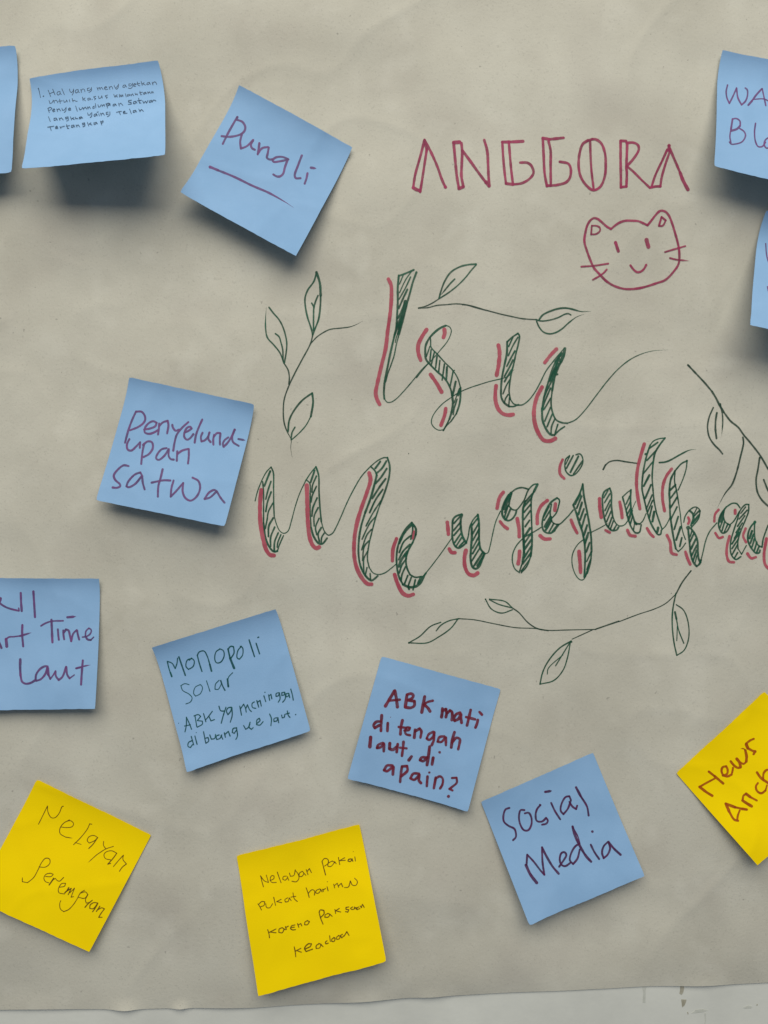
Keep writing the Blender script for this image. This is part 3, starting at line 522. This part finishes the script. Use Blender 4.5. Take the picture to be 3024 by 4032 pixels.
W(R, 20, 'violet', "370,912 325,905 270,945 232,1000 245,1040 290,1083 292,1100 260,1115 222,1112|500,1010 480,972 430,990 365,1060 350,1100 370,1110 430,1080 490,1010|498,1020 503,1070 520,1130|688,942 670,1020 648,1100 643,1198|585,1067 640,1055 700,1045 760,1047|790,1047 770,1120 763,1198|763,1198 810,1150 880,1070|880,1070 875,1150 900,1210 950,1235 1010,1190 1038,1110 1020,1050 967,1020|1195,1148 1170,1135 1120,1160 1080,1218|1080,1220 1130,1205 1190,1150|1195,1150 1230,1210 1266,1254")

W = sticky([(-104, 2274), (395.6, 2277), (375, 2790.8), (-125, 2797)], 0.006, 0.008, 'blue', 'blue sticky note ending in Laut, cut off by the left edge', seed=6, wob=0.0006)
R = region(0, 2200, 500, 1580)
W(R, 26, 'violet', "-20,480 10,492 5,520 -5,545 50,590 120,620 235,648|20:232,615 238,645|29:258,425 262,540 270,650|29:415,408 425,560 435,725")
W(R, 26, 'violet', "30:-20,1020 18,1110|36:75,1000 82,1060 84,1090|20:70,1005 110,975 170,970 250,960|t:250,960 320,940 390,918|28:278,825 275,930 288,1090")
W(R, 26, 'violet', "22:510,835 560,805 640,778 785,772|30:640,760 645,880 652,1040|720,878 725,950 732,1008|30t:838,728 880,725 945,718|787,892 790,950 798,1002|793,920 820,880 852,892 868,950 885,1025|885,1025 912,930 955,888|960,895 967,940 985,1005|20:1025,975 1080,965 1125,930 1135,885 1105,864 1070,900 1062,960|26:1062,960 1090,1005 1130,1010|18:1130,1010 1165,975")
W(R, 27, 'violet', "32:252,1252 250,1350 255,1450|255,1450 275,1530 320,1555 380,1545 440,1510|442,1510 450,1440 500,1370 560,1337 592,1340|590,1350 565,1430 505,1500 450,1518|34:592,1360 600,1440|602,1440 625,1495|18:625,1495 660,1450 690,1395|26:690,1400 695,1460 730,1508|730,1508 775,1470 822,1345|825,1350 835,1440 865,1488|18:865,1488 925,1445|28:1030,1265 1020,1380 1008,1565|20t:945,1365 1030,1340 1125,1320|26:948,1363 1000,1350")

W = sticky([(603.4, 2546.2), (1088.2, 2395.4), (1222.2, 2880.2), (737.8, 3038)], 0.005, 0.007, 'blue', 'blue sticky note reading Monopoli Solar in thin teal pen', seed=7, wob=0.0005)
R = region(580, 2370, 680)
W(R, 12, 'teal', "192,572 208,640 235,718|18:222,680 235,716|197,572 238,590 268,640|268,640 285,590 290,540|16:303,528 335,620 365,705|425,545 385,558 371,618 395,648 440,620 450,565 425,540 402,560|14:480,512 500,590 525,668|12:480,512 500,480 545,472 575,520 600,600|17:600,600 617,665|698,452 660,480 648,550 665,585 705,578 738,520 730,468 695,450|16:775,452 795,540|22:795,540 815,590 834,636|14:775,455 800,427 828,430 833,490 800,545|905,425 870,468 863,538 885,550 915,510 915,440 892,425|14:978,365 1005,450 1030,526|14:1045,397 1078,498|14:1062,342 1070,338")
W(R, 9, 'teal', "402,795 360,785 322,805 340,850 400,885 430,920 415,960 370,980|505,795 460,820 445,880 465,905 510,880 530,820 510,793|568,757 602,860|690,752 655,790 650,838 680,840 715,780|14:705,755 720,800 745,848|18:770,740 778,812|772,758 782,720 820,680")
W(R, 11, 'teal', "375,1107 375,1180 362,1248|375,1107 400,1160 425,1223|358,1192 415,1180|458,1095 475,1198|448,1095 490,1082 512,1100 480,1140|482,1140 528,1145 530,1172 480,1203|540,1072 562,1150|625,1050 580,1110 562,1130|592,1100 612,1143 645,1130|8:300,1165")
W(R, 12, 'teal', "688,1002 705,1045 740,1048|755,1012 730,1090 710,1165|808,1012 775,1018 760,1050 775,1083 800,1050 812,1015|812,1015 815,1090 797,1155")
W(R, 11, 'teal', "888,1000 905,1088|896,1025 925,982 943,1020 950,1058|948,1020 962,988 985,1040 1000,1052|1028,960 1007,975 1010,1013 1042,1022|1052,948 1070,1010|1060,962 1083,946 1095,1000|1120,902 1138,958|12:1130,868|1165,892 1175,945|1168,905 1188,887 1196,930|1260,872 1237,880 1237,908 1260,900 1268,872|1268,872 1275,930 1258,963|1315,867 1292,872 1292,898 1313,894 1320,867|1320,867 1325,930 1300,963|1355,877 1332,882 1332,912 1355,903 1360,880 1368,918|1378,837 1395,900 1402,943")
W(R, 11, 'teal', "430,1332 396,1350 391,1388 414,1398 435,1370|422,1292 445,1373|457,1287 478,1368|9:470,1255|540,1247 560,1350|553,1310 583,1302 590,1335 562,1358|600,1277 615,1318 648,1310 655,1272|690,1277 662,1290 667,1322 698,1310 715,1277|708,1282 725,1318|740,1257 750,1300|746,1272 778,1243 795,1288|853,1210 825,1216 816,1253 835,1262 860,1225|857,1207 865,1290 850,1320")
W(R, 11, 'teal', "925,1187 945,1223 970,1205 985,1172|987,1155 978,1205 1000,1223 1017,1207|1050,1168 1083,1138 1075,1117 1052,1135 1050,1178 1080,1183 1112,1150")
W(R, 11, 'teal', "1175,1077 1192,1120 1187,1188|1245,1112 1217,1120 1217,1148 1243,1143 1255,1112 1262,1160|1290,1087 1296,1113 1315,1108 1320,1082|1345,1047 1355,1090 1370,1108|1330,1077 1365,1067|14:1425,1082")

W = sticky([(1502.3, 2583), (1972.6, 2715.2), (1842, 3196.5), (1367.8, 3067.2)], 0.0065, 0.0045, 'blue', 'blue sticky note with bold maroon writing ending in a question mark', seed=8, lip=0.0005, wob=0.0007, bow=-0.0012)
R = region(1340, 2560, 660)
W(R, 33, 'maroon', "535,405 490,480 447,552|540,402 555,480 565,562|26:480,500 588,490|660,442 650,510 642,562|30:660,440 700,430 722,445 712,475 670,495|30:670,495 733,505 733,548 700,570 642,565|835,460 820,540 806,615|26:915,500 860,515 830,540|32:830,540 865,570 888,605")
W(R, 30, 'maroon', "1010,578 1008,620 1002,662|1010,600 1045,585 1052,625 1045,662|1055,625 1085,597 1105,612 1103,692|1185,620 1150,632 1125,670 1132,698 1170,680 1190,640|1195,635 1195,680 1200,718|1290,592 1272,670 1254,745|28:1245,662 1335,685|28:1362,690 1352,730 1338,765|28:1378,612 1402,638")
W(R, 29, 'maroon', "398,705 355,710 328,748 342,768 388,742|410,645 405,720 402,798|470,722 466,800|9:497,663")
W(R, 30, 'maroon', "615,695 600,760 595,832|26:578,760 650,768|26:635,795 680,790 688,768 660,765 640,800 652,832 690,842|740,788 732,865|28:740,805 785,775 802,800 793,865|26:920,808 875,832 855,875 880,888 918,855 930,812|28:930,815 925,890 905,940|26:1030,852 980,862 963,905 1000,908 1040,862|28:1045,865 1045,940|32:1130,812 1110,880 1098,962|28:1108,912 1150,867 1183,882 1180,920 1167,980")
W(R, 30, 'maroon', "36:300,862 292,955|26:420,918 372,940 363,968 400,960 430,922|432,930 430,1000|490,922 486,975 520,985 560,955|568,930 558,1008|28:625,908 620,970 610,1045|24:592,965 655,972|32:705,1052 678,1088")
W(R, 29, 'maroon', "855,1062 805,1062 788,1088 820,1098 860,1062|32:884,955 872,1050 858,1135|919,1065 908,1130|28:983,1010")
W(R, 28, 'maroon', "515,1142 462,1142 433,1188 460,1198 518,1155|525,1155 520,1230|610,1155 600,1220 592,1303|610,1150 660,1147 665,1190 605,1248|26:778,1222 722,1222 694,1268 730,1283 783,1235|783,1235 778,1290 798,1315|863,1250 856,1345|24:880,1210|945,1262 926,1365|24:938,1275 985,1248 1013,1270 1010,1330 988,1368|23:1105,1265 1150,1262 1153,1310 1110,1350 1080,1373 1110,1388|32:1070,1447")

W = sticky([(1892.9, 3155.2), (2336.8, 2965.3), (2540.2, 3451.4), (2085.7, 3646.8)], 0.010, 0.006, 'blue', 'blue sticky note reading Sosial Media in plum marker', seed=9, lip=0.0010, wob=0.0006)
R = region(1860, 2940, 700)
W(R, 19, 'plum', "345,572 310,585 290,640 295,700 340,740 390,765 405,800 405,845 380,872|485,592 450,592 435,650 445,720 480,778 520,780 550,730 550,660 525,617 490,622|24:632,545|635,545 605,580 590,640 602,693 650,698 688,665|688,665 705,690 690,718 650,728|735,525 770,600 820,678|25t:680,422 742,412|920,498 905,462 870,470 830,540 825,600 850,630 890,580 918,505|905,515 935,560 968,582 978,550|24:968,380 1010,460|1010,460 1070,560 1085,642")
W(R, 19, 'plum', "28:500,1105 540,1190 600,1270|505,1105 512,1008|512,1008 570,1070 640,1160 672,1195|672,1195 655,1080 650,940|22:650,940 690,1020 750,1120 805,1185|810,1120 850,1062 877,1010 860,985 832,992 815,1050 830,1100 865,1115 920,1080|1000,905 960,930 920,1000 910,1060 940,1095 980,1045 1002,960|24:935,745 955,820 1000,920 1060,1020 1108,1073|12:935,745 985,840 1005,910|1105,915 1140,985 1183,1048|25:1120,792|1265,888 1225,930 1210,990 1225,1040 1260,1010 1285,950 1270,888|22:1270,888 1320,950 1383,1008")

W = sticky([(143.9, 3069.2), (594.2, 3289.6), (349.4, 3752), (-100, 3532)], 0.005, 0.006, 'yellow', 'yellow sticky note reading Nelayan Perempuan, lower left corner', seed=10, lip=0.0006, wob=0.0011)
R = region(0, 3040, 620)
W(R, 9, 'brown', "405,550 455,450 500,358|500,358 505,420 540,480 580,480 625,430 655,362 668,360|640,578 700,585 760,575 775,545 750,515 700,520 650,560 628,610 635,650 690,685|t:690,685 765,697|710,515 732,504|968,550 945,545 920,600 850,690 775,765|7:790,742 855,762|1030,690 990,668 940,680 918,720 940,748 1000,720 1030,688|11:1025,695 980,760 935,805|1092,730 1090,770 1115,810|1195,783 1115,810 1020,870|t:1020,870 925,955|1230,855 1180,830 1120,840 1095,870 1110,910 1165,925|11:1230,855 1190,910 1135,970 1165,962|1195,995 1250,930 1300,875|1300,875 1295,920 1332,968|10:1332,968 1290,1000 1258,1045")
W(R, 9, 'brown', "410,1000 480,1000 525,960 520,915 480,908 440,950 400,1030 355,1110 290,1165|t:290,1165 235,1155 235,1105|480,1100 540,1100 560,1077 530,1066 480,1080 462,1120 480,1155 515,1167|13:565,1118 545,1150 517,1190|545,1145 582,1120 600,1140 625,1150 670,1110|625,1213 680,1202 690,1172 650,1175 615,1230 620,1270 680,1285|13:725,1218 705,1250 682,1273|11:690,1262 750,1225 718,1292|735,1272 785,1222 748,1318 775,1312|890,1245 850,1270 810,1340 770,1400 720,1450 670,1470|670,1470 635,1440 630,1380 640,1355|850,1275 900,1262 925,1290 890,1330 830,1320|925,1292 900,1345 908,1380 950,1372|12:972,1350 920,1395 895,1425|11:1030,1380 990,1375 950,1400 945,1435 980,1440 1030,1382|11:1030,1385 1005,1430 975,1472|11:1052,1413 1015,1468|11:1030,1450 1070,1430 1100,1440|11:1100,1440 1060,1495 1040,1530 1075,1530")

W = sticky([(932.6, 3364), (1415.2, 3244.7), (1521.4, 3780.2), (1016.6, 3923.4)], 0.009, 0.009, 'yellow', 'yellow sticky note with four lines ending in keadaan, at the bottom centre', seed=11, lip=0.0011, wob=0.0006)
R = region(900, 3220, 660)
W(R, 9, 'brown', "318,577 330,630 345,683|315,574 355,625 395,640|395,640 380,590 373,567|410,622 448,602 450,577 430,571 412,600 425,638 472,640|482,537 500,590 520,643|572,577 542,582 536,608 560,618 585,592|582,582 595,618|602,547 612,578 645,572 660,515|658,518 690,560 696,600 670,633 627,628|730,530 702,547 697,577 720,583 745,552 732,530|745,547 765,570|768,512 786,563|777,532 800,503 820,543")
W(R, 9, 'brown', "11:925,432 940,490 960,566|925,430 950,402 983,412 985,450 950,478|1022,430 987,450 982,478 1010,483 1050,442 1025,427|1050,432 1065,455|1087,392 1100,463|1150,395 1095,425 1155,420|11:1210,407 1187,412 1182,428 1205,433 1225,407|11:1220,407 1230,430|1250,387 1255,428|9:1233,335")
W(R, 9, 'brown', "290,852 310,880 325,913|297,857 330,828 358,832 350,868 320,878|367,850 377,888 408,890 435,850|447,787 465,868|520,807 475,830|480,830 525,840|585,792 557,810 562,833 590,828 600,792|600,792 620,820|637,742 650,800 680,828|617,785 665,777")
W(R, 9, 'brown', "767,692 785,740 798,788|786,750 825,712 850,722 850,765|900,705 867,720 862,743 885,748 915,717 902,703|912,707 925,733|11:932,707 937,730|932,715 960,700|975,682 985,723|10:978,633|1040,657 1050,693|1046,672 1075,648 1090,688|1090,672 1115,648 1130,683|1147,690 1185,685 1205,625|1205,625 1225,665 1260,668 1275,630 1247,597")
W(R, 10, 'brown', "387,1107 400,1150 405,1188|470,1100 395,1137|408,1130 470,1138|532,1087 502,1100 497,1133 530,1138 550,1102 532,1087|545,1097 562,1107|562,1077 572,1105|566,1085 592,1072|657,1060 622,1070 613,1098 635,1110 662,1106|618,1086 652,1082|682,1047 695,1083|687,1060 715,1047 725,1070|782,1020 757,1030 752,1058 780,1058 800,1027 777,1016")
W(R, 10, 'brown', "895,932 910,990 935,1053|12:897,935 907,912 943,917 945,950 915,983|985,947 957,960 952,983 985,983 1005,957 982,945|1000,952 1025,975|1052,907 1060,948|1095,897 1060,920 1110,932|1190,882 1162,887 1162,905 1190,910 1180,933 1157,928|1227,882 1207,895 1220,908 1248,900 1245,882|1255,887 1265,905|1290,882 1267,890 1272,908 1300,898|1302,872 1318,890|1312,885 1326,857 1342,886")
W(R, 10, 'brown', "650,1277 660,1330 665,1376|715,1292 660,1320|678,1315 720,1330|12:752,1300 810,1272 820,1247 790,1247 752,1290 767,1323 830,1300|895,1247 867,1265 867,1293 900,1288 915,1252 892,1242|912,1250 935,1275|975,1217 957,1230 962,1248 987,1240|1000,1167 1007,1223|1045,1187 1022,1200 1022,1223 1045,1223 1055,1192 1042,1184|1090,1167 1070,1180 1070,1203 1095,1198 1105,1172 1087,1163|1127,1152 1107,1165 1120,1188 1140,1167|1142,1172 1170,1127|1170,1127 1192,1163")

W = sticky([(2659.6, 3042), (3008.3, 2720.7), (3331.9, 3087), (2983.2, 3407.8)], 0.008, 0.004, 'yellow', 'yellow sticky note turned on its corner, cut off by the right edge', seed=12, lip=0.0006, wob=0.0006)
R = region(2600, 2700, 424, 1267)
W(R, 28, 'rust', "32:612,1295 540,1250 462,1190|24:462,1190 540,1145 640,1092|28:570,1010 640,1065|32:640,1065 740,1150|735,1055 785,1038 792,985 775,948 735,958 720,1000 738,1055|738,1055 790,1068 838,1045|24:838,1045 850,1000 855,965|28:828,890 870,940 910,965 945,962|34:945,955 930,900 900,860|24:940,900 980,920 1010,895|34:1012,890 1015,830 1000,760|14t:1000,760 985,742 945,740|26:1100,625 1060,642 1010,680|40:1012,690 1030,735|30:1030,735 1085,765 1118,775|30:1118,770 1098,805")
W(R, 30, 'rust', "36:775,1395 810,1480|28:810,1480 870,1575 915,1588|34:770,1388 880,1430|26:880,1430 1020,1458|32:960,1448 1015,1456|24:935,1465 912,1530 905,1580|34:968,1350 1020,1385 1075,1418|26:968,1345 980,1292 1010,1272|34:1010,1272 1060,1310|24:1060,1310 1135,1350|26:1148,1145 1125,1185 1140,1240 1190,1265 1238,1232|20:1238,1232 1255,1170|30:1138,1020 1180,1080 1280,1152|26:1210,1110 1218,1025 1260,988 1320,1015")

W = sticky([(2839.1, 205.4), (3329, 305), (3300, 772), (2813.7, 652.8)], 0.018, 0.023, 'blue', 'blue sticky note starting with WA, cut off by the right edge at the top', seed=13, wob=0.0005)
R = region(2600, 180, 424, 1617)
W(R, 25, 'violet', "1010,590 990,680 1000,780 1038,865|1038,865 1090,760 1145,635|1145,635 1165,780 1220,888|1220,888 1280,830 1310,740 1305,660 1277,635|34:1528,650|28:1520,650 1440,740 1375,830|32:1375,830 1322,890|22:1530,645 1555,760 1585,900|19:1390,805 1560,800 1640,840")
W(R, 23, 'violet', "30:1085,1100 1062,1250|1062,1250 1045,1360 1060,1458|1085,1100 1140,1092 1195,1130 1200,1200|34:1195,1205 1150,1250 1070,1275|1190,1240 1260,1290 1280,1350 1230,1440 1130,1475 1060,1475 1037,1445|1430,1165 1415,1300 1430,1440 1470,1513 1530,1513 1580,1450|1650,1367 1580,1412 1560,1480 1595,1538 1650,1522")
W = sticky([(3009.2, 835.3), (3500, 935), (3440, 1393), (2953.5, 1279.5)], 0.026, 0.026, 'blue', 'blue sticky note mostly cut off by the right edge, second from top', seed=14, wob=0.0005)
W(region(2800, 800, 224, 953), 22, 'violet', "915,675 928,850 955,965 985,1020 1020,990|945,1398 960,1470 1000,1560")
